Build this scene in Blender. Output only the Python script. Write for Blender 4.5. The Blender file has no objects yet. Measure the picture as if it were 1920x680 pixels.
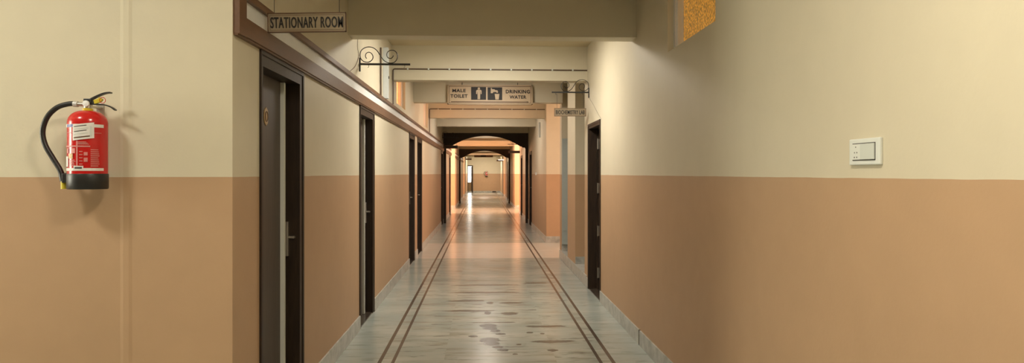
import bpy, bmesh, math, random
from mathutils import Vector, Matrix
random.seed(4)
SC = bpy.context.scene
COL = SC.collection
PI = math.pi

# ---------------------------------------------------------------- camera, world, lights, exposure
cam_data = bpy.data.cameras.new('camera')
cam = bpy.data.objects.new('camera', cam_data); COL.objects.link(cam)
cam.location = (0, 0, 1.5)
cam.rotation_euler = (PI/2, 0, -math.atan(55/1300))
cam_data.sensor_width = 36; cam_data.lens = 36*1300/1920
cam_data.shift_y = -15/1920
cam_data.clip_start = 0.05; cam_data.clip_end = 200
SC.camera = cam
SC.view_settings.view_transform = 'Standard'
SC.view_settings.look = 'None'
SC.view_settings.gamma = 1
SC.view_settings.use_curve_mapping = False
SC.view_settings.exposure = 0.0
world = bpy.data.worlds.new('world'); SC.world = world
world.use_nodes = True
world.node_tree.nodes['Background'].inputs[0].default_value = (0.9, 0.92, 1, 1)
world.node_tree.nodes['Background'].inputs[1].default_value = 0.2

H = 3.17            # ceiling height
BB = 2.72           # underside of the beams
LX, RX = -1.185, 1.38
LAMPS = [  # x, y, watts, colour, label   (ceiling lamps out of view; from the MALE TOILET sign onward added for light)
    (0.1, 1.35, 45, (1, .90, .73), 'round ceiling lamp over the near end of the corridor'),
    (-2.5, 1.75, 27, (1, .95, .84), 'round ceiling lamp in front of the wall with the red extinguisher'),
    (0.1, 7.55, 60, (1, .93, .82), 'round ceiling lamp in the bay behind the first ceiling beam'),
    (0.1, 10.75, 24, (1, .92, .82), 'added round ceiling lamp in front of the MALE TOILET sign'),
    (0.1, 13.6, 26, (1, .85, .72), 'added round ceiling lamp in the bay by the lit side opening'),
    (0.1, 16.7, 30, (1, .88, .80), 'added round ceiling lamp in the bay past the lit side opening'),
    (0.1, 22.6, 30, (1, .80, .68), 'added round ceiling lamp just past the nearer arch'),
    (0.1, 37.0, 50, (1, .84, .70), 'added round ceiling lamp past the second dark wooden arch'),
    (0.1, 51.5, 130, (1, .86, .72), 'added round ceiling lamp nearest the end wall'),
]

# ---------------------------------------------------------------- materials
def new_mat(name):
    m = bpy.data.materials.new(name); m.use_nodes = True
    return m, m.node_tree, m.node_tree.nodes['Principled BSDF']
def N(nt, typ, **kw):
    n = nt.nodes.new(typ)
    for k, v in kw.items(): setattr(n, k, v)
    return n
def mth(nt, op, a, b=None, c=None):
    n = N(nt, 'ShaderNodeMath', operation=op)
    for i, v in enumerate((a, b, c)):
        if v is None: continue
        if isinstance(v, (int, float)): n.inputs[i].default_value = v
        else: nt.links.new(v, n.inputs[i])
    return n.outputs[0]
def mix(nt, f, a, b):
    n = N(nt, 'ShaderNodeMix', data_type='RGBA')
    for i, v in ((0, f), (6, a), (7, b)):
        if isinstance(v, (int, float)): n.inputs[i].default_value = v
        elif isinstance(v, tuple): n.inputs[i].default_value = (*v, 1) if len(v) == 3 else v
        else: nt.links.new(v, n.inputs[i])
    return n.outputs[2]
def noise(nt, vec, scale, detail=4, rough=.55):
    n = N(nt, 'ShaderNodeTexNoise'); n.inputs['Scale'].default_value = scale
    n.inputs['Detail'].default_value = detail; n.inputs['Roughness'].default_value = rough
    if vec is not None: nt.links.new(vec, n.inputs['Vector'])
    return n.outputs[0]
def vmul(nt, vec, xyz):
    n = N(nt, 'ShaderNodeVectorMath', operation='MULTIPLY'); nt.links.new(vec, n.inputs[0]); n.inputs[1].default_value = xyz
    return n.outputs[0]
def ramp(nt, fac, lo, hi):
    n = N(nt, 'ShaderNodeMapRange'); nt.links.new(fac, n.inputs[0])
    n.inputs[1].default_value = lo; n.inputs[2].default_value = hi
    return n.outputs[0]
def bump(nt, b, hgt, strength, dist=.01):
    n = N(nt, 'ShaderNodeBump'); n.inputs['Strength'].default_value = strength; n.inputs['Distance'].default_value = dist
    nt.links.new(hgt, n.inputs['Height']); nt.links.new(n.outputs[0], b.inputs['Normal'])
def pos(nt):
    return N(nt, 'ShaderNodeNewGeometry').outputs['Position']

def plain(name, col, rough=.5, metal=0, var=.06, nscale=30, spec=.5):
    m, nt, b = new_mat(name)
    p = pos(nt)
    f = noise(nt, p, nscale)
    nt.links.new(mix(nt, f, tuple(c*(1-var) for c in col), tuple(min(1, c*(1+var)) for c in col)), b.inputs['Base Color'])
    b.inputs['Roughness'].default_value = rough; b.inputs['Metallic'].default_value = metal
    b.inputs['Specular IOR Level'].default_value = spec
    return m
CREAM = (.62, .565, .425); TAN = (.468, .308, .182)
def wall_paint():
    m, nt, b = new_mat('two_tone_wall_paint')
    p = pos(nt)
    s = N(nt, 'ShaderNodeSeparateXYZ'); nt.links.new(p, s.inputs[0])
    w = mth(nt, 'ADD', s.outputs[2], mth(nt, 'MULTIPLY', mth(nt, 'SUBTRACT', noise(nt, p, 3, 3), .5), .006))
    up = mth(nt, 'GREATER_THAN', w, 1.483)
    f = ramp(nt, noise(nt, p, 1.3, 4), .3, .7)
    f2 = ramp(nt, noise(nt, p, 7, 4), .3, .7)
    f = mth(nt, 'ADD', mth(nt, 'MULTIPLY', f, .6), mth(nt, 'MULTIPLY', f2, .4))
    cr = mix(nt, f, tuple(c*.96 for c in CREAM), tuple(c*1.03 for c in CREAM))
    tn = mix(nt, f, tuple(c*.95 for c in TAN), tuple(c*1.05 for c in TAN))
    nt.links.new(mix(nt, up, tn, cr), b.inputs['Base Color'])
    b.inputs['Roughness'].default_value = .5
    b.inputs['Specular IOR Level'].default_value = .3
    bump(nt, b, noise(nt, p, 60, 3), .12, .004)
    return m
def marble_floor():
    m, nt, b = new_mat('streaked_marble_floor')
    p = pos(nt)
    s = N(nt, 'ShaderNodeSeparateXYZ'); nt.links.new(p, s.inputs[0]); X, Y = s.outputs[0], s.outputs[1]
    # marble slabs laid across the corridor
    wn = N(nt, 'ShaderNodeTexWhiteNoise', noise_dimensions='2D')
    cv = N(nt, 'ShaderNodeCombineXYZ')
    nt.links.new(mth(nt, 'FLOOR', mth(nt, 'DIVIDE', mth(nt, 'ADD', X, .31), .9)), cv.inputs[0])
    nt.links.new(mth(nt, 'FLOOR', mth(nt, 'DIVIDE', Y, .62)), cv.inputs[1])
    nt.links.new(cv.outputs[0], wn.inputs[0])
    # streaks: noise stretched along X, offset per slab
    off = N(nt, 'ShaderNodeCombineXYZ'); nt.links.new(mth(nt, 'MULTIPLY', wn.outputs[0], 9), off.inputs[2])
    st = N(nt, 'ShaderNodeVectorMath', operation='ADD')
    nt.links.new(vmul(nt, p, (1.1, 5.5, 1)), st.inputs[0]); nt.links.new(off.outputs[0], st.inputs[1])
    n1 = noise(nt, st.outputs[0], 1.6, 7, .62)
    n2 = noise(nt, vmul(nt, p, (.8, 2.2, 1)), 1.1, 4)
    n3 = noise(nt, st.outputs[0], 3.5, 6, .6)
    base = mix(nt, ramp(nt, n2, .35, .65), (.27, .295, .262), (.375, .385, .33))
    base = mix(nt, mth(nt, 'MULTIPLY', ramp(nt, n1, .52, .68), .7), base, (.20, .175, .13))
    base = mix(nt, mth(nt, 'MULTIPLY', ramp(nt, n3, .57, .64), .7), base, (.115, .105, .085))
    base = mix(nt, mth(nt, 'MULTIPLY', wn.outputs[0], .12), base, (.28, .28, .24))
    # single dark veins and grey patches: x0, x1, y, half width, strength, skew
    wob = mth(nt, 'MULTIPLY', mth(nt, 'SUBTRACT', noise(nt, vmul(nt, p, (6, 40, 1)), 1, 5, .65), .5), 1.6)
    brown_veins = [(0.033, 9.344, 0.426, 0.051), (0.725, 9.483, 0.158, 0.053), (0.023, 8.752, 0.437, 0.054), (-0.18, 8.191, 0.237, 0.047), (0.332, 8.039, 0.134, 0.053), (0.085, 8.049, 0.042, 0.061), (-0.133, 7.594, 0.279, 0.047), (0.287, 7.432, 0.091, 0.079), (0.104, 6.989, 0.239, 0.029), (0.624, 6.79, 0.194, 0.044), (0.63, 6.177, 0.207, 0.05), (0.444, 6.526, 0.032, 0.035), (0.318, 6.083, 0.024, 0.022), (0.594, 5.867, 0.046, 0.041), (0.27, 5.761, 0.023, 0.023), (0.559, 6.482, 0.023, 0.025)]
    grey_patches = [(0.055, 7.467, 0.036, 0.079), (0.054, 6.845, 0.084, 0.089), (0.071, 6.726, 0.071, 0.064), (0.122, 6.615, 0.052, 0.052), (0.171, 6.487, 0.046, 0.04), (-0.087, 6.4, 0.042, 0.038), (0.06, 6.254, 0.093, 0.102), (0.08, 6.119, 0.07, 0.071), (0.131, 5.997, 0.047, 0.051), (0.171, 5.896, 0.047, 0.041)]
    def blots(lst, col, k, base):
        acc = None
        for (cx, cy, hx, hy) in lst:
            n = N(nt, 'ShaderNodeVectorMath', operation='MULTIPLY_ADD'); nt.links.new(p, n.inputs[0])
            n.inputs[1].default_value = (1/hx, 1/hy, 0); n.inputs[2].default_value = (-cx/hx, -cy/hy, 0)
            l = N(nt, 'ShaderNodeVectorMath', operation='LENGTH'); nt.links.new(n.outputs[0], l.inputs[0])
            acc = l.outputs['Value'] if acc is None else mth(nt, 'MINIMUM', acc, l.outputs['Value'])
        return mix(nt, mth(nt, 'MULTIPLY', ramp(nt, mth(nt, 'ADD', acc, wob), 1.05, .92), k), base, col)
    base = blots(brown_veins, (.06, .045, .03), .85, base)
    base = blots(grey_patches, (.030, .034, .030), .92, base)
    # the cross band of paler pinkish colour at the side opening
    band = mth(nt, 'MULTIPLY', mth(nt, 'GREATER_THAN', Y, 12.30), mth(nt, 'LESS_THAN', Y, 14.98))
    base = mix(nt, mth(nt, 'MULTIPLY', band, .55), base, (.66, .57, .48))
    # joints
    jy = mth(nt, 'LESS_THAN', mth(nt, 'MODULO', mth(nt, 'ADD', Y, 6.2), .62), .006)
    base = mix(nt, mth(nt, 'MULTIPLY', jy, .35), base, (.2, .18, .15))
    # bright cooler borders between wall and inlay lines
    b1 = mth(nt, 'LESS_THAN', X, -.82); b2 = mth(nt, 'GREATER_THAN', X, 1.04)
    bf = mth(nt, 'MULTIPLY', mth(nt, 'MAXIMUM', b1, b2), .35)
    base = mix(nt, bf, base, (.38, .43, .41))
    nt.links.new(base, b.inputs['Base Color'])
    b.inputs['Roughness'].default_value = .215
    b.inputs['Specular IOR Level'].default_value = .27
    bump(nt, b, noise(nt, vmul(nt, p, (1, 1, 1)), 2.0, 2), .05, .01)
    return m
def marble(name, c1, c2, rough=.3):
    m, nt, b = new_mat(name)
    p = pos(nt)
    n1 = ramp(nt, noise(nt, p, 9, 7, .62), .35, .65)
    nt.links.new(mix(nt, n1, c1, c2), b.inputs['Base Color']); b.inputs['Roughness'].default_value = rough
    return m
def wood(name, c1, c2, rough=.4, stretch=(3, 3, .4), spec=.5):
    m, nt, b = new_mat(name)
    p = pos(nt)
    n1 = ramp(nt, noise(nt, vmul(nt, p, stretch), 14, 6, .6), .3, .7)
    nt.links.new(mix(nt, n1, c1, c2), b.inputs['Base Color']); b.inputs['Roughness'].default_value = rough
    b.inputs['Specular IOR Level'].default_value = spec
    bump(nt, b, n1, .1, .003)
    return m
def emit(name, col, strength):
    m, nt, b = new_mat(name)
    p = pos(nt)
    f = noise(nt, p, 4)
    b.inputs['Base Color'].default_value = (*[c*.5 for c in col], 1)
    nt.links.new(mix(nt, mth(nt, 'MULTIPLY', f, .2), col, tuple(c*.8 for c in col)), b.inputs['Emission Color'])
    b.inputs['Emission Strength'].default_value = strength
    return m
def pattern_glass(name, c1, c2, strength, scale=70):
    m, nt, b = new_mat(name)
    p = pos(nt)
    v = N(nt, 'ShaderNodeTexVoronoi'); v.inputs['Scale'].default_value = scale
    nt.links.new(vmul(nt, p, (1, 1, .75)), v.inputs['Vector'])
    c = mix(nt, ramp(nt, v.outputs['Distance'], .15, .7), c1, c2)
    nt.links.new(c, b.inputs['Base Color']); nt.links.new(c, b.inputs['Emission Color'])
    b.inputs['Emission Strength'].default_value = strength; b.inputs['Roughness'].default_value = .25
    bump(nt, b, v.outputs['Distance'], .4, .01)
    return m
def sheer(name, col, opacity, rough=.35):
    m, nt, b = new_mat(name)
    p = pos(nt); f = noise(nt, p, 12)
    nt.links.new(mix(nt, f, tuple(c*.94 for c in col), tuple(c*1.04 for c in col)), b.inputs['Base Color'])
    b.inputs['Roughness'].default_value = rough; b.inputs['Alpha'].default_value = opacity
    return m

M = dict(
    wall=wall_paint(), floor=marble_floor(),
    ceil=plain('cream_ceiling_paint', (.62, .53, .35), .7, var=.03, nscale=3),
    base=marble('pale_marble_skirting', (.30, .31, .28), (.50, .50, .46)),
    stripe=marble('brown_granite_inlay', (.040, .030, .022), (.07, .052, .038), .25),
    dark=wood('dark_stained_wood', (.020, .012, .008), (.040, .024, .014), .45, spec=.35),
    leaf=wood('grey_brown_laminate', (.058, .042, .030), (.08, .058, .042), .45),
    fascia=wood('mid_brown_painted_wood', (.13, .066, .034), (.17, .085, .044), .45, (3, .4, 3)),
    white_panel=plain('off_white_panel', (.74, .75, .74), .45),
    alu=plain('brushed_aluminium', (.55, .55, .52), .4, .3),
    steel=plain('satin_steel', (.52, .48, .42), .35, .85),
    iron=plain('black_wrought_iron', (.02, .019, .018), .5),
    strip=plain('pale_edging', (.70, .71, .66), .35, var=.02),
    sign=sheer('smoky_translucent_acrylic', (.40, .32, .21), .68),
    sign_solid=plain('beige_sign_face', (.56, .44, .29), .5),
    signbrown=plain('brown_sign_edge', (.11, .055, .028), .5),
    black=plain('black_print', (.012, .010, .009), .6),
    red=plain('glossy_red_enamel', (.52, .012, .012), .2),
    rubber=plain('black_rubber', (.015, .015, .014), .4),
    yellow=plain('yellow_plastic', (.62, .50, .03), .45),
    white=plain('white_print', (.72, .70, .66), .5, var=.03),
    pinkish=plain('faded_print_on_red', (.60, .22, .20), .5, var=.15, nscale=300),
    blue=plain('blue_print', (.07, .08, .30), .4),
    plastic=plain('white_plastic', (.70, .73, .68), .35, var=.02),
    plastic_grey=plain('pale_grey_plastic', (.60, .64, .59), .4, var=.02),
    gap=plain('dark_gap', (.06, .055, .05), .7),
    brass=plain('brass_plaque', (.42, .27, .12), .45, .2),
    duct=plain('bluish_white_ducting', (.62, .66, .66), .4),
    bluedoor=plain('pale_blue_grey_laminate', (.40, .45, .43), .4),
    conduit=plain('brown_conduit', (.10, .06, .035), .5),
    lamp=emit('lamp_diffuser', (1, .93, .8), 2.5),
    glass_near=pattern_glass('amber_textured_glass', (.80, .36, .05), (.30, .15, .03), .55),
    glass_far=pattern_glass('sunlit_amber_glass', (1, .50, .22), (.95, .36, .10), 1.5, 45),
    day=pattern_glass('sunlit_peach_window_glass', (1, .62, .44), (1, .55, .38), 30, 20),
    day_mid=pattern_glass('peach_window_glass', (1, .68, .50), (1, .62, .44), 11.0, 20),
    hall_glow=emit('added_hall_glow_glass', (1, .97, .80), 20),  # glow for the added, unseen hall window
    day_white=emit('daylight_window_glass', (1, .93, .82), 9),
)

# ---------------------------------------------------------------- mesh helpers
class MB:
    def __init__(s): s.bm = bmesh.new()
    def box(s, x0, x1, y0, y1, z0, z1, bev=0):
        r = bmesh.ops.create_cube(s.bm, size=1)
        for v in r['verts']:
            v.co = Vector(((x0+x1)/2 + v.co.x*abs(x1-x0), (y0+y1)/2 + v.co.y*abs(y1-y0), (z0+z1)/2 + v.co.z*abs(z1-z0)))
        if bev:
            es = list({e for v in r['verts'] for e in v.link_edges})
            bmesh.ops.bevel(s.bm, geom=es, offset=bev, segments=2, affect='EDGES', profile=.6)
        return s
    def tube(s, pts, r, seg=10, radii=None):
        pts = [Vector(p) for p in pts]; rings = []
        up = None
        for i, p in enumerate(pts):
            t = (pts[min(i+1, len(pts)-1)] - pts[max(i-1, 0)]).normalized()
            if up is None:
                up = t.orthogonal().normalized()
            else:
                up = (up - t*up.dot(t)).normalized()
            q = t.cross(up); rr = radii[i] if radii else r
            rings.append([s.bm.verts.new(p + (up*math.cos(a) + q*math.sin(a))*rr) for a in [2*PI*k/seg for k in range(seg)]])
        for a, b in zip(rings, rings[1:]):
            for k in range(seg): s.bm.faces.new((a[k], a[(k+1) % seg], b[(k+1) % seg], b[k]))
        s.bm.faces.new(rings[0][::-1]); s.bm.faces.new(rings[-1])
        return s
    def lathe(s, c, prof, seg=40, a0=0, a1=2*PI):
        """profile of (radius, z) turned about a vertical axis through c"""
        full = abs(a1-a0-2*PI) < 1e-6
        n = seg if full else seg+1
        rings = []
        for (r, z) in prof:
            rings.append([s.bm.verts.new((c[0]+r*math.cos(a0+(a1-a0)*k/seg), c[1]+r*math.sin(a0+(a1-a0)*k/seg), c[2]+z)) for k in range(n)])
        for a, b in zip(rings, rings[1:]):
            for k in range(seg): s.bm.faces.new((a[k], a[(k+1) % n], b[(k+1) % n], b[k]))
        if full:
            s.bm.faces.new(rings[0][::-1]); s.bm.faces.new(rings[-1])
        return s
    def prism(s, poly, axis, a, b):
        """poly: 2-D outline; axis 'y' -> outline in x,z pushed from y=a to y=b; axis 'x' -> outline in y,z"""
        f = (lambda p, t: (p[0], t, p[1])) if axis == 'y' else (lambda p, t: (t, p[0], p[1]))
        va = [s.bm.verts.new(f(p, a)) for p in poly]; vb = [s.bm.verts.new(f(p, b)) for p in poly]
        n = len(poly)
        s.bm.faces.new(va); s.bm.faces.new(vb[::-1])
        for k in range(n): s.bm.faces.new((va[k], vb[k], vb[(k+1) % n], va[(k+1) % n]))
        return s
    def build(s, name, mat, parent=None, smooth=False):
        bmesh.ops.recalc_face_normals(s.bm, faces=s.bm.faces)
        if parent is not None:
            bmesh.ops.translate(s.bm, verts=s.bm.verts, vec=-world_loc(parent))
        me = bpy.data.meshes.new(name); s.bm.to_mesh(me); s.bm.free()
        o = bpy.data.objects.new(name, me); COL.objects.link(o)
        me.materials.append(M[mat])
        if smooth:
            for p in me.polygons: p.use_smooth = True
        if smooth == 'auto':
            me.set_sharp_from_angle(angle=math.radians(40))
        if parent is not None: o.parent = parent
        return o
def world_loc(o):
    v = Vector(o.location)
    while o.parent is not None:
        o = o.parent; v = v + Vector(o.location)
    return v
def thing(name, label, cat, loc, group=None, kind=None):
    o = bpy.data.objects.new(name, None); COL.objects.link(o); o.location = loc
    o.empty_display_size = .1
    return tag(o, label, cat, group, kind)
def tag(o, label=None, cat=None, group=None, kind=None):
    if label: o['label'] = label
    if cat: o['category'] = cat
    if group: o['group'] = group
    if kind: o['kind'] = kind
    return o
def struct(mb, name, mat, label=None, cat=None):
    return tag(mb.build(name, mat), label, cat, None, 'structure')
def smooth_path(pts, n=6):
    out = []
    P = [pts[0]] + list(pts) + [pts[-1]]
    for i in range(1, len(P)-2):
        p0, p1, p2, p3 = [Vector(q) for q in P[i-1:i+3]]
        for k in range(n):
            t = k/n
            out.append(.5*((2*p1) + (-p0+p2)*t + (2*p0-5*p1+4*p2-p3)*t*t + (-p0+3*p1-3*p2+p3)*t**3))
    out.append(Vector(pts[-1])); return out
def wall_cells(mb, axis, w0, w1, u0, u1, z0, z1, holes):
    """wall from plane w0 to w1 (thickness), running u0..u1 along the other axis, with rectangular openings; a clean shell"""
    us = sorted({u0, u1, *[h[0] for h in holes], *[h[1] for h in holes]})
    zs = sorted({z0, z1, *[h[2] for h in holes], *[h[3] for h in holes]})
    us = [u for u in us if u0 <= u <= u1]; zs = [z for z in zs if z0 <= z <= z1]
    solid = {}
    for i in range(len(us)-1):
        for j in range(len(zs)-1):
            cu, cz = (us[i]+us[i+1])/2, (zs[j]+zs[j+1])/2
            solid[i, j] = not any(h[0] < cu < h[1] and h[2] < cz < h[3] for h in holes)
    cache = {}
    def V(w, u, z):
        k = (round(w, 5), round(u, 5), round(z, 5))
        if k not in cache: cache[k] = mb.bm.verts.new((w, u, z) if axis == 'x' else (u, w, z))
        return cache[k]
    for (i, j), s in solid.items():
        if not s: continue
        a, b, c, d = us[i], us[i+1], zs[j], zs[j+1]
        for w in (w0, w1): mb.bm.faces.new((V(w, a, c), V(w, b, c), V(w, b, d), V(w, a, d)))
        if not solid.get((i-1, j)): mb.bm.faces.new((V(w0, a, c), V(w1, a, c), V(w1, a, d), V(w0, a, d)))
        if not solid.get((i+1, j)): mb.bm.faces.new((V(w0, b, c), V(w1, b, c), V(w1, b, d), V(w0, b, d)))
        if not solid.get((i, j-1)): mb.bm.faces.new((V(w0, a, c), V(w1, a, c), V(w1, b, c), V(w0, b, c)))
        if not solid.get((i, j+1)): mb.bm.faces.new((V(w0, a, d), V(w1, a, d), V(w1, b, d), V(w0, b, d)))
    return mb
def text_mesh(txt, width, height, name, mat, parent, centre, rot_y=0, depth=.0015, bold=.008, heavy=.0):
    """lettering facing the camera (towards -Y), fitted to width x height"""
    cu = bpy.data.curves.new('text', 'FONT'); cu.body = txt; cu.size = 1; cu.offset = bold
    cu.extrude = .01; cu.resolution_u = 3; cu.align_x = 'LEFT'; cu.space_character = 1.09
    to = bpy.data.objects.new('text', cu); COL.objects.link(to)
    dg = bpy.context.evaluated_depsgraph_get(); dg.update()
    me = bpy.data.meshes.new_from_object(to.evaluated_get(dg))
    bpy.data.objects.remove(to)
    xs = [v.co.x for v in me.vertices]; ys = [v.co.y for v in me.vertices]
    x0, x1, y0, y1 = min(xs), max(xs), min(ys), max(ys)
    pl = world_loc(parent)
    for v in me.vertices:
        lx = ((v.co.x-x0)/(x1-x0)-.5)*width; lz = ((v.co.y-y0)/(y1-y0)-.5)*height; ly = -v.co.z/.01*depth
        v.co = Vector((centre[0] + lx*math.cos(rot_y) - lz*math.sin(rot_y), centre[1]+ly, centre[2] + lx*math.sin(rot_y) + lz*math.cos(rot_y))) - pl
    if heavy:
        bm = bmesh.new()
        for k in (-1, 0, 1):
            n0 = len(bm.verts); bm.from_mesh(me); bm.verts.ensure_lookup_table()
            for v in bm.verts[n0:]: v.co.x += k*heavy; v.co.y -= .00005*k
        bm.to_mesh(me); bm.free()
    me.name = name
    o = bpy.data.objects.new(name, me); COL.objects.link(o); o.parent = parent
    me.materials.clear(); me.materials.append(M[mat])
    return o

# ---------------------------------------------------------------- the setting
DOOR_L = [(3.735, 4.62), (6.72, 7.60), (11.22, 12.08), (12.62, 13.52), (19.85, 20.72), (24.6, 25.5)]
DOOR_R_CLOSED = [(19.45, 20.35), (24.0, 25.0), (37.5, 38.5)]
DOOR_R_OPEN = (8.06, 9.00)
DT = 2.166         # top of the door frames
T = .22
WIN_L = [(9.62, 10.67), (14.05, 15.0)]
WIN_R = (4.06, 5.12)
END = 54.6
CROSS = (26.1, 29.75); CROSS2 = (42.2, 45.8)
SIDE = (12.35, 14.98)    # lit side opening on the right

holes_l = [(a, b, 0, DT) for a, b in DOOR_L] + [(a, b, 2.47, 3.02) for a, b in WIN_L] + [(CROSS[0], CROSS[1], 0, BB), (CROSS2[0], CROSS2[1], 0, BB)]
struct(wall_cells(MB(), 'x', LX, LX-T, 3.34, END+.2, 0, H, holes_l), 'wall_left', 'wall')
holes_r = [(a, b, 0, DT-.03) for a, b in DOOR_R_CLOSED] + [(*DOOR_R_OPEN, 0, DT-.03), (*WIN_R, 2.405, 3.02), (SIDE[0], SIDE[1], 0, H),
           (9.34, 10.30, .14, H), (11.22, 12.09, .14, H), (CROSS[0], CROSS[1], 0, BB), (CROSS2[0], CROSS2[1], 0, BB)]
struct(wall_cells(MB(), 'x', RX, RX+T, -3, END+.2, 0, H, holes_r), 'wall_right', 'wall')
struct(wall_cells(MB(), 'y', 3.34, 3.34+T, -6, LX-T, 0, H, []), 'wall_front_left', 'wall')
struct(wall_cells(MB(), 'y', END, END+.2, LX, RX, 0, H, [(-1.18, -.78, 0, 2.12)]), 'wall_far_end', 'wall')
struct(wall_cells(MB(), 'x', -6.2, -6, -3.2, 3.56, 0, H, [(1.8, 3.1, .9, 2.7)]), 'wall_hall_left', 'wall')  # opening made for the added hall window
struct(MB().box(-6, RX+T, -3.2, -3, 0, H), 'wall_back', 'wall')
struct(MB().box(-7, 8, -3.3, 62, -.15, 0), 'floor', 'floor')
struct(MB().box(-7, 8, -3.3, 62, H, H+.15), 'ceiling', 'ceil')
# faint plaster ridge on the extinguisher wall
mb = MB(); mb.prism([(-1.705, 3.34), (-1.69, 3.3378), (-1.665, 3.3378), (-1.65, 3.34)], 'y', 0, 1)
for v in mb.bm.verts: v.co = Vector((v.co.x, v.co.z, v.co.y*H))
struct(mb, 'trim_1', 'wall')

# brown inlay lines in the floor
for n, (a, b) in enumerate([(-.834, -.804), (-.726, -.700), (.925, .952), (1.024, 1.054)]):
    struct(MB().box(a, b, 2.0, END-.4, -.001, .0012), 'trim_%d' % (n+2), 'stripe')

# side openings, toilets and cross corridors behind the walls
mb = MB()
mb.box(RX+T, 2.9, 9.0, 9.34, 0, H); mb.box(RX+T, 2.9, 10.30, 11.22, 0, H); mb.box(RX+T, 4.2, 12.09, 12.35, 0, H); mb.box(2.9, 3.1, 9.0, 12.09, 0, H)
struct(mb, 'wall_niches_right', 'wall')
mb = MB(); mb.box(RX+T, 4.2, SIDE[1], SIDE[1]+.2, 0, H)
wall_cells(mb, 'x', 4.0, 4.2, SIDE[0], SIDE[1], 0, H, [(12.75, 14.6, .9, 2.5)])
struct(mb, 'wall_side_right', 'wall')
mb = MB()
for s, px in ((-1, LX-T), (1, RX+T)):
    for a, b in (CROSS, CROSS2):
        mb.box(min(px, s*4.4), max(px, s*4.4), a-.2, a, 0, H); mb.box(min(px, s*4.4), max(px, s*4.4), b, b+.2, 0, H)
        wall_cells(mb, 'x', s*4.2, s*4.4, a, b, 0, H, [(a+.4, b-.4, .5, 2.6)])
struct(mb, 'wall_cross_corridors', 'wall')
mb = MB()
mb.box(RX+T, 3.2, 7.6, 7.8, 0, H); mb.box(3.0, 3.2, 7.8, 9.0, 0, H)
struct(mb, 'wall_room_right', 'wall')
mb = MB()
mb.box(-3.0, -2.8, END+.2, 61, 0, H); mb.box(.6, .8, END+.2, 61, 0, H)
wall_cells(mb, 'y', 60, 60.2, -2.8, .6, 0, H, [(-2.4, 0, .7, 2.7)])
struct(mb, 'wall_end_room', 'wall')
# raised marble platform in front of the niches
struct(MB().box(RX-.012, 2.9, 9.12, 12.35, 0, .15, .004), 'floor_platform', 'base')

# windows
def window(n, x, s, y0, y1, z0, z1, glass, rec=.11, bars=1):
    root = tag(bpy.data.objects.new('window_%d' % n, None), kind='structure'); COL.objects.link(root)
    root.location = (x+s*rec, (y0+y1)/2, z0)
    gx = x+s*rec
    MB().box(gx, gx+s*.008, y0+.03, y1-.03, z0+.03, z1-.03).build('window_glass', glass, root)
    f = MB(); w = .035
    f.box(gx-s*.065, gx+s*.03, y0, y0+w, z0, z1); f.box(gx-s*.065, gx+s*.03, y1-w, y1, z0, z1); f.box(gx-s*.05, gx-s*.035, y1-w-.012, y1-w, z0, z1)
    f.box(gx-.018, gx+.028, y0, y1, z0, z0+w*.8); f.box(gx-.018, gx+.028, y0, y1, z1-w, z1)
    for k in range(1, bars):
        yy = y0+(y1-y0)*k/bars; f.box(gx-.018, gx+.028, yy-.02, yy+.02, z0, z1)
    f.build('window_frame', 'white_panel', root)
    return root
window(1, RX, 1, *WIN_R, 2.405, 3.02, 'glass_near')
window(2, LX, -1, *WIN_L[0], 2.47, 3.02, 'glass_far')
window(3, LX, -1, *WIN_L[1], 2.47, 3.02, 'glass_far')
window(20, -6, -1, 1.8, 3.1, .9, 2.7, 'hall_glow', .08, 2)  # unseen glowing window, added to brighten the near right wall
window(4, 4.0, 1, 12.75, 14.6, .9, 2.5, 'day_mid', .08, 3)
k = 5
for s in (-1, 1):
    for (a, b), g in ((CROSS, 'day'), (CROSS2, 'day_mid')):
        window(k, s*4.2, s, a+.4, b-.4, .5, 2.6, g, .08, 3); k += 1
root = tag(bpy.data.objects.new('window_%d' % k, None), kind='structure'); COL.objects.link(root); root.location = (-1.2, 60, .7)
MB().box(-2.36, -.04, 60.08, 60.09, .74, 2.66).build('window_glass', 'day_white', root)
f = MB()
for xx in (-2.4, -1.62, -.83, -.05): f.box(xx, xx+.05, 60.05, 60.12, .7, 2.7)
f.box(-2.4, 0, 60.05, 60.12, .7, .75); f.box(-2.4, 0, 60.05, 60.12, 2.65, 2.7)
f.build('window_frame', 'alu', root)

# beams
BEAMS = [(-1.6, .25), (6.17, .20), (9.1, .22), (11.92, .22), (15.28, .22), (18.0, .22), (20.95, .2), (23.9, .22), (25.9, .2), (30.9, .22), (34.75, .2), (39.0, .22), (42.0, .2), (45.8, .22), (50.0, .22)]
for n, (y, t) in enumerate(BEAMS):
    x0 = -6 if y < 3.3 else LX
    o = MB().box(x0, RX, y, y+t, BB, H).build('ceiling_beam' if n == 0 else 'ceiling_beam.%03d' % n, 'wall'); tag(o, kind='structure')

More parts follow.
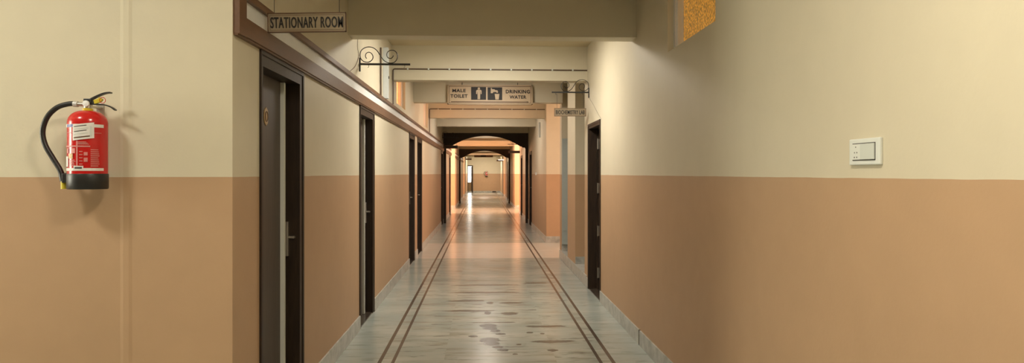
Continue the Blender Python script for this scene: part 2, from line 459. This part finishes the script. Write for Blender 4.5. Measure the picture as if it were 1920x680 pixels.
# skirting
def runs(y0, y1, holes):
    out = []; y = y0
    for a, b in sorted(holes):
        if a > y: out.append((y, a))
        y = b
    if y < y1: out.append((y, y1))
    return out
mb = MB()
for a, b in runs(3.34, END, [*DOOR_L, CROSS, CROSS2]): mb.box(LX, LX+.013, a, b, 0, .135, .002)
mb.box(-6, LX+.013, 3.327, 3.34, 0, .135)
for a, b in (CROSS, CROSS2): mb.box(-4.2, LX, b-.013, b, 0, .135)
struct(mb, 'baseboard_left', 'base')
mb = MB()
for a, b in runs(-3, END, [*DOOR_R_CLOSED, DOOR_R_OPEN, (9.12, SIDE[1]), CROSS, CROSS2]): mb.box(RX-.013, RX, a, b, 0, .13, .002)
mb.box(RX-.012, 4.0, SIDE[1]-.013, SIDE[1], 0, .14)
mb.box(RX+.001, 2.9, 10.287, 10.30, .15, .26); mb.box(RX+.001, 2.9, 12.077, 12.09, .15, .26)
for a, b in (CROSS, CROSS2): mb.box(RX, 4.2, b-.013, b, 0, .135)
struct(mb, 'baseboard_right', 'base')
struct(MB().box(LX, RX, END-.013, END, 0, .13), 'baseboard_far_end', 'base')
struct(MB().box(RX-.0145, RX, 6.0, 6.035, 0, .131), 'trim_6', 'stripe')

# ---------------------------------------------------------------- doors (part of the room)
def closed_door(n, x, s, y0, y1, top, plaque=True, handle=True):
    """frame, recessed leaf, pale edging strip, lever handle on the far edge, small number plaque"""
    root = tag(bpy.data.objects.new('door_%d' % n, None), kind='structure'); COL.objects.link(root)
    root.location = (x, (y0+y1)/2, 0)
    fw = .09; nw = .045
    f = MB()
    e = x-s*.006
    f.prism([(y0, 0), (y0+nw, 0), (y0+nw, top-fw), (y1-fw, top-fw), (y1-fw, 0), (y1, 0), (y1, top), (y0, top)], 'x', e, x+s*.13)
    f.box(e-s*.006, e, y0-.0, y1+.0, top-.03, top)            # stepped moulding
    f.box(e-s*.006, e, y1-.028, y1, 0, top-.03)
    f.box(e-s*.006, e, y0, y0+.018, 0, top-.03)
    f.build('door_frame', 'dark', root)
    lx = x+s*.09
    a, b = y0+nw, y1-fw
    leaf = MB().box(lx, lx+s*.035, a-.01, b+.01, .012, top-fw+.01).build('door_leaf', 'leaf', root)
    MB().box(lx-s*.026, lx, b-.105, b-.075, .014, top-fw-.002, .002).build('edging_strip', 'strip', leaf)
    MB().box(x+s*.0, x+s*.16, a, b, -.001, .012).build('threshold', 'stripe', root)
    if handle:
        pl = MB().box(lx-s*.028, lx-s*.000, b-.030, b-.002, .97, 1.19, .003).build('handle_plate', 'steel', leaf)
        h = MB(); hz = 1.09; hy = b-.016
        h.tube([(lx-s*.026, hy, hz), (lx-s*.058, hy, hz)], .009)
        h.tube([(lx-s*.058, hy-.006, hz), (lx-s*.060, hy+.05, hz-.002), (lx-s*.056, hy+.075, hz-.006)], .009)
        h.build('lever', 'steel', pl, smooth='auto')
    if plaque:
        cy, cz = (a+b)/2-.02, 1.835
        q = MB(); q.lathe((0, 0, 0), [(.0005, 0), (.045, 0), (.045, .004), (.0005, .006)], 24)
        for v in q.bm.verts:
            r = math.hypot(v.co.x, v.co.y); ang = math.atan2(v.co.y, v.co.x)
            k2 = 1 + (.06*math.cos(8*ang) if r > .01 else 0)
            v.co = Vector((lx-s*v.co.z, cy+v.co.x*.85*k2, cz+v.co.y*1.15*k2))
        q.build('number_plaque', 'brass', leaf)
        q = MB(); q.tube([(lx-s*.0065, cy+.022*math.cos(t*PI/6), cz+.03*math.sin(t*PI/6)) for t in range(13)], .0022, 6)
        q.build('plaque_mark', 'signbrown', leaf)
    return root
nd = 1
for i, (a, b) in enumerate(DOOR_L):
    closed_door(nd, LX, -1, a, b, DT, plaque=(i == 0)); nd += 1
for i, (a, b) in enumerate(DOOR_R_CLOSED):
    closed_door(nd, RX, 1, a, b, DT-.03, plaque=False); nd += 1
# open door on the right, leaf swung into the room on four hinges
root = tag(bpy.data.objects.new('door_%d' % nd, None), kind='structure'); COL.objects.link(root); root.location = (RX, 8.53, 0)
y0, y1, top, fw = *DOOR_R_OPEN, DT-.03, .06
f = MB(); f.prism([(y0, 0), (y0+fw, 0), (y0+fw, top-fw), (y1-fw, top-fw), (y1-fw, 0), (y1, 0), (y1, top), (y0, top)], 'x', RX-.006, RX+.10)
f.box(RX-.012, RX-.006, y0, y1, top-.03, top); f.box(RX-.012, RX-.006, y1-.025, y1, 0, top-.03); f.box(RX-.012, RX-.006, y0, y0+.025, 0, top-.03)
f.build('door_frame', 'dark', root)
leaf = MB().box(RX+.106, RX+.89, y1-fw-.045, y1-fw-.008, .012, top-fw-.004).build('door_leaf', 'dark', root)
for z in (1.88, 1.31, .76, .22):
    h = MB(); h.box(RX+.096, RX+.165, y1-fw-.050, y1-fw-.045, z-.065, z+.065, .001)
    h.tube([(RX+.104, y1-fw-.052, z-.067), (RX+.104, y1-fw-.052, z+.067)], .007, 8)
    h.build('hinge', 'steel', leaf)
MB().box(RX-.004, RX+.2, y0+fw, y1-fw, -.001, .011).build('threshold', 'stripe', root); nd += 1
# pale blue-grey door standing in the second niche
root = tag(bpy.data.objects.new('door_%d' % nd, None), kind='structure'); COL.objects.link(root); root.location = (1.8, 12.07, .15)
MB().box(RX+.004, 2.2, 12.045, 12.075, .262, 2.11, .003).build('door_leaf', 'bluedoor', root)
MB().box(RX+.02, 2.18, 12.036, 12.046, .5, .56).build('door_rail', 'bluedoor', root); nd += 1
# doorway at the far end with the door standing open
root = tag(bpy.data.objects.new('door_%d' % nd, None), kind='structure'); COL.objects.link(root); root.location = (-.98, END, 0)
f = MB(); f.prism([(-1.18, 0), (-1.14, 0), (-1.14, 2.06), (-.86, 2.06), (-.86, 0), (-.76, 0), (-.76, 2.14), (-1.18, 2.14)], 'y', END-.03, END+.1)
f.build('door_frame', 'dark', root)
leaf = MB().box(-.90, -.865, END+.1, END+.75, .01, 2.05).build('door_leaf', 'fascia', root)
MB().box(-.93, -.90, END+.3, END+.36, .8, 1.0, .004).build('handle_plate', 'black', leaf)

# ---------------------------------------------------------------- wooden arches across the corridor
def arch(y, label, t=.09):
    root = thing('wooden_arch', label, 'arch', ((LX+RX)/2, y, 0))
    w = .085; spring, drop, apex, top = 2.315, 2.235, 2.635, BB
    for x0, x1 in ((LX, LX+w), (RX-w, RX)):
        MB().box(x0, x1, y, y+t, 0, drop, .004).build('post', 'dark', root)
    xi0, xi1 = LX+.235, RX-.235; c = (xi0+xi1)/2; hw = (xi1-xi0)/2
    pts = [(LX, top), (LX, drop), (LX+w, drop), (LX+w+.02, spring-.03), (xi0-.06, spring-.03), (xi0-.04, spring)]
    for k in range(33):
        a = PI - PI*k/32
        # shallow arc through spring and apex
        R = (hw*hw+(apex-spring)**2)/(2*(apex-spring)); th = math.asin(hw/R)
        ang = -th+2*th*k/32
        pts.append((c+R*math.sin(ang), apex-R+R*math.cos(ang)))
    pts += [(xi1+.04, spring), (xi1+.06, spring-.03), (RX-w-.02, spring-.03), (RX-w, drop), (RX, drop), (RX, top)]
    MB().prism(pts, 'y', y+.004, y+t-.004).build('arch_panel', 'dark', root)
    MB().box(LX, RX, y-.012, y+t+.006, top-.05, top-.001, .003).build('top_rail', 'dark', root)
    return root
arch(20.95, 'nearer dark wooden arch panel on posts spanning the corridor')
arch(34.75, 'farther dark wooden arch seen through the nearer one')

# ---------------------------------------------------------------- brown and white fascia along the left wall
def fascia(y0, y1, label, end=True):
    root = thing('wall_fascia', label, 'fascia board', (LX, y0, 2.164), group='fascia boards on the left wall')
    MB().box(LX, LX+.008, y0+.04, y1, 2.255, 2.36).build('white_panel', 'white_panel', root)
    b = MB(); b.box(LX, LX+.03, y0, y1, 2.17, 2.262, .002); b.box(LX, LX+.022, y0, y1, 2.16, 2.17)
    b.build('bottom_rail', 'fascia', root)
    MB().box(LX, LX+.03, y0, y1, 2.355, 2.392, .002).build('top_rail', 'fascia', root)
    if end: MB().box(LX, LX+.031, y0-.002, y0+.10, 2.166, 2.75, .002).build('end_rail', 'fascia', root)
    return root
fascia(3.35, 20.93, 'long brown and white fascia board above the left doors, nearer the camera')
fascia(21.06, 26.0, 'brown and white fascia board on the left wall past the nearer arch', False)
fascia(29.9, 34.7, 'short brown and white fascia board on the left wall before the farther arch', False)
fascia(34.9, 42.1, 'brown and white fascia board on the left wall past the farther arch', False)

# ---------------------------------------------------------------- wrought-iron scroll brackets and hanging signs
SCROLL = [(90, 200), (83, 190), (85, 172), (100, 162), (118, 168), (128, 188), (122, 208), (100, 222), (72, 218), (54, 200), (50, 175), (60, 148),
          (90, 131), (125, 133), (152, 152), (172, 182), (195, 212), (225, 226), (255, 222), (273, 200), (274, 172), (258, 152), (235, 149),
          (216, 160), (211, 178), (218, 194), (235, 199), (248, 188), (250, 180)]
def bracket(x, s, y, label, z=2.55, group='scroll brackets on the corridor walls'):
    """s: +1 reaches to the right from the left wall, -1 to the left from the right wall"""
    root = thing('scroll_bracket', label, 'bracket', (x, y, z), group=group)
    MB().box(x, x+s*.012, y-.012, y+.012, z-.07, z+.06, .001).build('wall_plate', 'iron', root)
    MB().box(x+s*.012, x+s*.487, y-.008, y+.008, z-.009, z+.009, .001).build('bar', 'iron', root)
    k = .001584
    pts = smooth_path([(x+s*(px-45)*k, y, z+.010+(228-py)*k) for px, py in SCROLL], 4)
    MB().tube(pts, .0042, 6).build('scroll', 'iron', root, smooth=True)
    for d in (.085, .43):
        MB().tube(smooth_path([(x+s*d, y, z-.008), (x+s*(d+.006), y, z-.016), (x+s*(d+.004), y, z-.028), (x+s*(d-.005), y, z-.03)], 3), .0022, 6).build('hook', 'iron', root)
    return root
def hanging_sign(x, s, y, txt, label, z=2.29, tilt=0, h=.105, w=.415, tw=.92, th=.5):
    root = thing('hanging_sign', label, 'sign', (x+s*.247, y, z))
    cx = x+s*.247
    R = lambda lx, lz: (cx+lx*math.cos(tilt)-lz*math.sin(tilt), z+lx*math.sin(tilt)+lz*math.cos(tilt))
    def rect(x0, x1, z0, z1): return [R(x0, z0), R(x1, z0), R(x1, z1), R(x0, z1)]
    MB().prism(rect(-w/2, w/2, -h/2, h/2), 'y', y-.004, y+.004).build('sign_board', 'sign', root)
    for nm, a, mt, t in (('edge_frame', 0, 'signbrown', .005), ('inner_line', .012, 'signbrown', .002)):
        m_ = MB(); W, Hh = w/2-a, h/2-a; d = .006 if a == 0 else .0052
        for r in (rect(-W, W, Hh-t, Hh), rect(-W, W, -Hh, -Hh+t), rect(-W, -W+t, -Hh, Hh), rect(W-t, W, -Hh, Hh)):
            m_.prism(r, 'y', y-d, y+(.006 if a == 0 else -.004))
        m_.build(nm, mt, root)
    text_mesh(txt, w*tw, h*th, 'lettering', 'black', root, (cx, y-.006, z), tilt, heavy=.0007)
    for lx in (-.172, .172):
        p = R(lx, h/2); d = .247+s*lx*1.0
        MB().tube([(p[0], y, p[1]-.004), (p[0], y, 2.528)], .0018, 6).build('hanging_wire', 'iron', root)
    return root
bracket(LX, 1, 3.75, 'black scroll bracket carrying the STATIONARY ROOM sign')
hanging_sign(LX, 1, 3.75, 'STATIONARY ROOM', 'smoky see-through sign reading STATIONARY ROOM hung over the first left door', z=2.306, tilt=.022, th=.56)
bracket(LX, 1, 6.72, 'empty black scroll bracket on the left wall with no sign')
bracket(RX, -1, 8.94, 'black scroll bracket on the right wall carrying the BIOCHEMISTRY LAB sign')
hanging_sign(RX, -1, 8.94, 'BIOCHEMISTRY LAB', 'small sign reading BIOCHEMISTRY LAB hung over the open door on the right', z=2.292, th=.52, tw=.9)
bracket(LX, 1, 20.3, 'small black bracket on the left wall just before the nearer arch')
def far_sign(x, s, y, label, z=2.27):
    root = thing('hanging_sign', label, 'sign', (x+s*.247, y, z)); cx = x+s*.247
    MB().box(cx-.207, cx+.207, y-.006, y+.006, z-.045, z+.05, .001).build('sign_board', 'signbrown', root)
    MB().box(cx-.17, cx+.17, y-.008, y-.006, z-.012, z+.018).build('lettering', 'black', root)
    for lx in (-.172, .172): MB().tube([(cx+lx, y, z+.05), (cx+lx, y, 2.535)], .002, 6).build('hanging_wire', 'iron', root)
    return root
far_sign(LX, 1, 20.3, 'small dark sign hung from the left wall at the nearer arch', 2.27)
bracket(RX, -1, 24.9, 'small black bracket on the right wall seen through the nearer arch')
far_sign(RX, -1, 24.9, 'small dark sign hung from the right wall seen through the nearer arch')
bracket(RX, -1, 46.3, 'tiny black bracket on the right wall far down near the end wall')
far_sign(RX, -1, 46.3, 'tiny dark sign on the right wall far down near the end wall', 2.36)
bracket(LX, 1, 46.3, 'tiny black bracket on the left wall far down near the end wall')
far_sign(LX, 1, 46.3, 'tiny dark sign on the left wall far down near the end wall', 2.45)

# big direction sign in front of the third beam
sy = 11.86
root = thing('direction_sign', 'wide beige MALE TOILET and DRINKING WATER sign fixed to the ceiling beam', 'sign', (.13, sy, 2.68))
x0, x1, z0, z1 = -.597, .853, 2.678, 3.012
MB().box(x0, x1, sy, sy+.05, z0, z1, .003).build('sign_board', 'sign_solid', root)
f = MB()
for a, b, c, d in ((x0, x1, z1-.018, z1), (x0, x1, z0, z0+.018), (x0, x0+.018, z0, z1), (x1-.018, x1, z0, z1)): f.box(a, b, sy-.008, sy+.052, c, d)
f.build('edge_frame', 'sign_solid', root)
f = MB(); q = .022
for a, b, c, d in ((x0+q, x1-q, z1-q-.007, z1-q), (x0+q, x1-q, z0+q, z0+q+.007), (x0+q, x0+q+.007, z0+q, z1-q), (x1-q-.007, x1-q, z0+q, z1-q)): f.box(a, b, sy-.003, sy, c, d)
f.build('inner_line', 'signbrown', root)
U = lambda u: x0+(x1-x0)*(u-113)/(1015-113)     # positions along the sign face, measured left to right
Wz = lambda v: z1-(z1-z0)*(v-103)/(325-103)
def word(t, u0, u1, v0, v1):
    text_mesh(t, U(u1)-U(u0), Wz(v0)-Wz(v1), 'lettering', 'black', root, ((U(u0)+U(u1))/2, sy-.002, (Wz(v0)+Wz(v1))/2), 0, .002, .03)
word('MALE', 163, 305, 150, 187); word('TOILET', 142, 325, 210, 250)
word('DRINKING', 730, 988, 156, 198); word('WATER', 770, 950, 220, 258)
pa = MB().box(U(362), U(520), sy-.003, sy, Wz(272), Wz(127), .001).build('pictogram_panel', 'black', root)
m_ = MB(); man = [(442, 158), (463, 158), (474, 166), (476, 205), (468, 207), (465, 180), (463, 182), (462, 266), (444, 266), (442, 182), (439, 180), (436, 207), (417, 205), (420, 166)]
man = [(428, 158), (462, 158), (473, 168), (473, 206), (464, 208), (461, 178), (459, 182), (457, 266), (446, 266), (445, 212), (444, 212), (443, 266), (431, 266), (430, 182), (428, 178), (425, 208), (415, 206), (415, 168)]
m_.prism([(U(a), Wz(b)) for a, b in man], 'y', sy-.006, sy-.003)
m_.prism([(U(444)+.021*math.cos(t), Wz(144)+.019*math.sin(t)) for t in [2*PI*k/16 for k in range(16)]], 'y', sy-.006, sy-.003)
m_.build('man_pictogram', 'sign_solid', pa)
pb = MB().box(U(537), U(692), sy-.003, sy, Wz(274), Wz(130), .001).build('pictogram_panel', 'black', root)
m_ = MB()
m_.prism([(U(a), Wz(b)) for a, b in [(570, 138), (582, 138), (584, 150), (612, 152), (614, 160), (640, 164), (646, 172), (646, 192), (632, 192), (630, 182), (600, 182), (590, 196), (570, 196)]], 'y', sy-.006, sy-.003)
m_.prism([(U(a), Wz(b)) for a, b in [(612, 204), (662, 204), (655, 268), (620, 268)]], 'y', sy-.006, sy-.003)
m_.build('tap_pictogram', 'sign_solid', pb)
m_ = MB(); m_.box(U(148), U(958), sy-.004, sy, Wz(299), Wz(291))
m_.prism([(U(955), Wz(287)), (U(980), Wz(295)), (U(955), Wz(304))], 'y', sy-.004, sy)
m_.build('arrow', 'signbrown', root)
for xx in (-.35, .6): MB().tube([(xx, sy+.03, z1), (xx, sy+.03, H)], .005, 6).build('hanger', 'iron', root)
# far ceiling sign in front of the end wall
root = thing('direction_sign', 'far brown ceiling sign seen through both arches before the end wall', 'sign', (.05, 47.5, 2.66))
MB().box(-.58, .70, 47.5, 47.53, 2.61, 2.80, .002).build('sign_board', 'signbrown', root)
MB().box(-.14, .22, 47.49, 47.5, 2.64, 2.77).build('pictogram_panel', 'black', root)
for xx in (-.4, .5): MB().tube([(xx, 47.51, 2.79), (xx, 47.51, H)], .006, 6).build('hanger', 'iron', root)

# ---------------------------------------------------------------- conduits, ducts and wires
def conduit(y, z, label, drop):
    root = thing('beam_conduit', label, 'conduit', (LX, y, z), group='brown conduits along the ceiling beams')
    pts = [(LX+.02, y-.009, drop), (LX+.02, y-.009, z-.02), (LX+.026, y-.009, z-.006), (LX+.04, y-.009, z), (RX-.004, y-.009, z-.004)]
    MB().tube(pts, .0085, 8).build('pipe', 'conduit', root, smooth='auto')
    for k in range(9):
        x = LX+.2+k*.27
        MB().box(x, x+.02, y-.02, y, z-.012, z+.010).build('clip', 'plastic_grey', root)
    return root
conduit(9.1, 2.862, 'thin brown conduit across the second ceiling beam, left end dropping to the fascia', 2.40)
conduit(15.28, 2.915, 'thin brown conduit across the beam behind the MALE TOILET sign', 2.40)
o = MB().box(LX, LX+.062, 8.30, 8.37, 2.393, 3.0, .003).build('vertical_duct', 'duct'); tag(o, 'bluish white vertical duct on the left wall above the fascia', 'duct')
o = MB().box(LX+.062, LX+.070, 8.32, 8.34, 2.63, 2.66, .001)
o.build('duct_screw', 'black', bpy.data.objects['vertical_duct'])
o = MB().tube([(LX+.012, 8.05, 2.393), (LX+.012, 8.05, 2.95)], .010, 8).build('vertical_pipe', 'conduit', smooth='auto')
tag(o, 'thin dark vertical pipe beside the bluish duct above the fascia', 'pipe')
o = MB().box(RX-.045, RX, 16.5, 16.55, 2.36, 2.72, .003).build('vertical_duct', 'duct'); tag(o, 'short white vertical duct high on the right wall before the nearer arch', 'duct')
o = MB().tube(smooth_path([(LX+.004, 6.66, 2.85), (LX+.004, 6.6, 2.7), (LX+.004, 6.66, 2.62), (LX+.004, 6.5, 2.5), (LX+.004, 6.2, 2.40)], 5), .0022, 6).build('wall_wire', 'conduit')
tag(o, 'thin loose wire running down the left wall by the empty bracket', 'wire')
o = MB().tube(smooth_path([(RX-.003, 8.9, 2.47), (RX-.003, 8.6, 2.36), (RX-.003, 8.2, 2.2), (RX-.003, 8.0, 2.13)], 5), .0018, 6).build('wall_wire', 'steel')
tag(o, 'thin wire on the right wall between scroll bracket and open door', 'wire')

# ---------------------------------------------------------------- switch plate and far switches
def shift_box(mb, y0, y1, z0, z1, d0, d1, bev=.001): mb.box(RX-d1, RX-d0, y0, y1, z0, z1, bev); return mb
root = thing('switch_plate', 'white electrical switch plate with a socket alone on the near right wall', 'switch plate', (RX, 2.43, 1.577))
yA, yB = 2.335, 2.535; zA, zB = 1.531, 1.626
shift_box(MB(), yA, yB, zA, zB, 0, .012, .004).build('plate', 'plastic', root)
shift_box(MB(), yA+.026, yB-.026, zA+.016, zB-.016, .011, .0135, 0).build('shadow_gap', 'gap', root)
shift_box(MB(), yA+.028, yA+.118, zA+.019, zB-.019, .012, .018, .002).build('rocker', 'plastic_grey', root)
sk = shift_box(MB(), yA+.122, yB-.028, zA+.019, zB-.019, .012, .0155, .001).build('socket', 'plastic', root)
for y, z in ((yA+.148, zB-.030), (yA+.140, zA+.045), (yA+.156, zA+.045), (yA+.141, zA+.028), (yA+.157, zA+.028)):
    h = MB(); h.tube([(RX-.0145, y, z), (RX-.0160, y, z)], .0028, 8); h.build('pin_hole', 'gap', sk)
root = thing('switch_plate', 'tiny white switch on the right wall before the nearer arch', 'switch plate', (RX, 17.75, 1.5))
MB().box(RX-.03, RX, 17.7, 17.80, 1.46, 1.53, .003).build('plate', 'plastic', root)

# ---------------------------------------------------------------- fire extinguishers
def extinguisher(cx, wy, z0, label):
    """hung on a wall facing -Y; z0 = underside of the cylinder"""
    root = thing('fire_extinguisher', label, 'fire extinguisher', (cx, wy, z0))
    cy = wy-.105; c = (cx, cy, z0); r = .082
    prof = [(.001, .0), (r-.01, 0), (r-.002, .006), (r-.001, .012), (r-.001, .30)]
    for k in range(9):
        a = PI/2*k/8; prof.append((.020+(r-.021)*math.cos(a), .30+.055*math.sin(a)))
    prof.append((.001, .356))
    body = MB().lathe(c, prof, 48).build('cylinder', 'red', root, smooth='auto')
    MB().lathe(c, [(r-.002, -.001), (r+.0012, .004), (r+.0012, .066), (r, .069)], 48).build('base_skirt', 'rubber', root, smooth='auto')
    F = -PI/2
    def wrap(u0, u1, za, zb, mt, nm, off=.0008, skew=0):
        # label patch hugging the cylinder; u in metres across the front
        m_ = MB(); n = 12
        rows = []
        for zz, sg in ((za, 0), (zb, 0)):
            rows.append([m_.bm.verts.new((cx+(r+off)*math.sin(u), cy-(r+off)*math.cos(u), z0+zz+skew*(u-(a0+a1)/2))) for a0, a1 in [(u0, u1)] for u in [a0+(a1-a0)*k/n for k in range(n+1)]])
        for k in range(n): m_.bm.faces.new((rows[0][k], rows[0][k+1], rows[1][k+1], rows[1][k]))
        return m_.build(nm, mt, body)
    wrap(-1.35, 1.35, .276, .290, 'white', 'label_band', .0006)
    wrap(-.75, -.25, .277, .289, 'blue', 'label_band', .0010)
    wrap(-1.35, 1.35, .082, .094, 'white', 'label_band', .0006)
    wrap(-1.2, 1.2, .25, .252, 'pinkish', 'label_line', .0006)
    tg = wrap(-.24, .80, .222, .292, 'white', 'service_tag', .0025, .012)
    def on_tag(u0, u1, a, b, mt='gap'): wrap(u0, u1, a, b, mt, 'tag_line', .0035, .012)
    for k, zz in enumerate((.280, .268, .258, .246)): on_tag(-.16, .45+.05*(k % 2), zz, zz+.003, 'plastic_grey' if k % 2 else 'gap')
    on_tag(-.16, .6, .230, .235, 'signbrown'); on_tag(.60, .68, .235, .282, 'plastic_grey')
    wrap(-1.2, .62, .188, .194, 'pinkish', 'label_line')
    wrap(-.75, -.58, .160, .182, 'pinkish', 'label_symbol'); wrap(-.32, -.12, .160, .182, 'pinkish', 'label_symbol')
    wrap(.32, .50, .150, .165, 'pinkish', 'label_symbol', .0012); wrap(.32, .50, .122, .140, 'pinkish', 'label_symbol', .0012)
    wrap(-.06, .02, .100, .215, 'pinkish', 'label_line')
    for k in range(9): wrap(.64, 1.02+.08*((k*3) % 4)/4, .102+k*.009, .1055+k*.009, 'pinkish', 'label_line', .0007)
    for k in range(5): wrap(-.52, -.10-.04*(k % 3), .104+k*.006, .1065+k*.006, 'pinkish', 'label_line', .0007)
    for k in range(5): wrap(.10, .26, .110+k*.014, .1135+k*.014, 'pinkish', 'label_line', .0007)
    for k in range(3): wrap(-.04, .56-.06*k, .199+k*.005, .2015+k*.005, 'pinkish', 'label_line', .0007)
    wrap(-1.15, -.62, .100, .146, 'white', 'label_panel'); wrap(-.20, .30, .086, .104, 'white', 'label_panel', .0012)
    wrap(-.14, .24, .091, .099, 'gap', 'label_line', .0016)
    wrap(-.55, -.25, .136, .158, 'brass', 'round_sticker', .0012)
    # valve
    MB().lathe((cx, cy, z0+.352), [(.021, 0), (.022, .002), (.022, .012), (.015, .015)], 20).build('valve_collar', 'yellow', root, smooth='auto')
    v = MB(); v.lathe((cx, cy, z0+.364), [(.013, 0), (.016, .003), (.016, .028), (.010, .034)], 20)
    v.tube([(cx-.045, cy, z0+.385), (cx+.018, cy, z0+.385)], .0095, 12)
    v.build('valve', 'steel', root, smooth='auto')
    g = MB(); g.lathe((0, 0, 0), [(.001, 0), (.014, 0), (.014, .01), (.001, .012)], 20)
    for w_ in g.bm.verts: w_.co = Vector((cx+.004+w_.co.x, cy-.016-w_.co.z, z0+.386+w_.co.y))
    g.build('pressure_gauge', 'white_panel', root)
    # levers
    def bar(pts, wd, th, nm, mt='rubber'):
        m_ = MB(); pts = smooth_path([(p[0], 0, p[1]) for p in pts], 5); up = []; lo = []
        for i, p in enumerate(pts):
            t = (pts[min(i+1, len(pts)-1)]-pts[max(i-1, 0)]).normalized(); n_ = Vector((-t.z, 0, t.x))
            up.append(p+n_*th/2); lo.append(p-n_*th/2)
        poly = [(cx+p.x, z0+p.z) for p in lo+up[::-1]]
        for i in range(len(lo)-1):
            q = [lo[i], lo[i+1], up[i+1], up[i]]
            m_.prism([(cx+p.x, z0+p.z) for p in q], 'y', cy-wd/2, cy+wd/2)
        bmesh.ops.remove_doubles(m_.bm, verts=m_.bm.verts, dist=1e-5)
        return m_.build(nm, mt, root)
    bar([(-.010, .392), (.012, .405), (.045, .422), (.078, .435), (.104, .438)], .022, .006, 'squeeze_lever')
    bar([(-.005, .386), (.040, .384), (.075, .382), (.105, .372), (.124, .358)], .020, .005, 'carry_handle')
    MB().box(cx-.014, cx+.022, cy-.012, cy+.012, z0+.388, z0+.410, .003).build('lever_block', 'rubber', root)
    bar([(.030, .395), (.052, .402), (.060, .412)], .012, .018, 'safety_tag', 'yellow')
    m_ = MB(); m_.tube([(cx+.072+.013*math.cos(t*PI/8), cy-.012, z0+.402+.013*math.sin(t*PI/8)) for t in range(17)], .0014, 6)
    m_.build('safety_ring', 'red', root)
    # hose
    pts = smooth_path([(cx-.045, cy, z0+.386), (cx-.085, cy, z0+.386), (cx-.135, cy-.004, z0+.368), (cx-.176, cy-.006, z0+.325), (cx-.196, cy-.006, z0+.262),
                       (cx-.186, cy-.004, z0+.20), (cx-.155, cy, z0+.14), (cx-.125, cy, z0+.09), (cx-.108, cy, z0+.045)], 8)
    hose = MB().tube(pts, .0115, 14).build('hose', 'rubber', root, smooth='auto')
    MB().tube([(cx-.062, cy, z0+.386), (cx-.044, cy, z0+.385)], .0135, 14).build('hose_crimp', 'alu', hose, smooth='auto')
    MB().tube([(cx-.113, cy, z0+.07), (cx-.107, cy, z0+.036)], .0155, 14).build('hose_boot', 'rubber', hose, smooth='auto')
    MB().tube([(cx-.106, cy, z0+.040), (cx-.104, cy, z0+.000)], .014, 14, [.013, .0145]).build('nozzle', 'yellow', hose, smooth='auto')
    MB().box(cx-.105, cx-.076, cy-.02, cy+.02, z0+.028, z0+.070, .003).build('hose_clip', 'rubber', root)
    # wall hook
    h = MB(); h.box(cx-.018, cx+.018, wy-.004, wy, z0+.34, z0+.40, .001); h.box(cx-.010, cx+.010, cy, wy, z0+.372, z0+.380)
    h.build('wall_hook', 'steel', root)
    return root
extinguisher(-1.796, 3.34, 1.430, 'red fire extinguisher with black hose hung on the near left wall')
extinguisher(.30, END, 1.26, 'distant red fire extinguisher hung on the end wall of the corridor')

# far details at the end of the corridor
root = thing('skirting_vent', 'small dark vent low on the end wall', 'vent', (.95, END-.013, .03))
MB().box(.70, 1.15, END-.035, END-.013, .02, .125, .002).build('vent_frame', 'steel', root)
MB().box(.76, 1.05, END-.040, END-.035, .035, .11).build('vent_grille', 'black', root)
root = thing('tube_light', 'short lit tube light high on the right beyond the farther arch', 'light', (1.1, 44.5, 2.38))
MB().box(.98, 1.38, 44.5, 44.55, 2.39, 2.43, .002).build('fitting', 'white_panel', root)
MB().tube([(1.0, 44.50, 2.37), (1.36, 44.50, 2.37)], .016, 10).build('tube', 'lamp', root)

# ---------------------------------------------------------------- ceiling lamps
for (x, y, wts, colr, label) in LAMPS:
    root = thing('ceiling_lamp', label, 'ceiling lamp', (x, y, H), group='round ceiling lamps')
    MB().lathe((x, y, H-.02), [(.28, 0), (.30, .004), (.30, .02)], 32).build('base', 'plastic', root, smooth='auto')
    MB().lathe((x, y, H-.06), [(.06, 0), (.18, .006), (.24, .02), (.26, .04)], 32).build('diffuser', 'lamp', root, smooth='auto')
    for typ, k, dz in (('AREA', 1.15, -.065), ('POINT', .22, -.13)):
        ld = bpy.data.lights.new('lamp_light', typ); ld.energy = wts*k; ld.color = colr
        if typ == 'AREA': ld.shape = 'DISK'; ld.size = .5
        else: ld.shadow_soft_size = .12
        lo = bpy.data.objects.new('lamp_light', ld); COL.objects.link(lo); lo.parent = root; lo.location = (0, 0, dz)
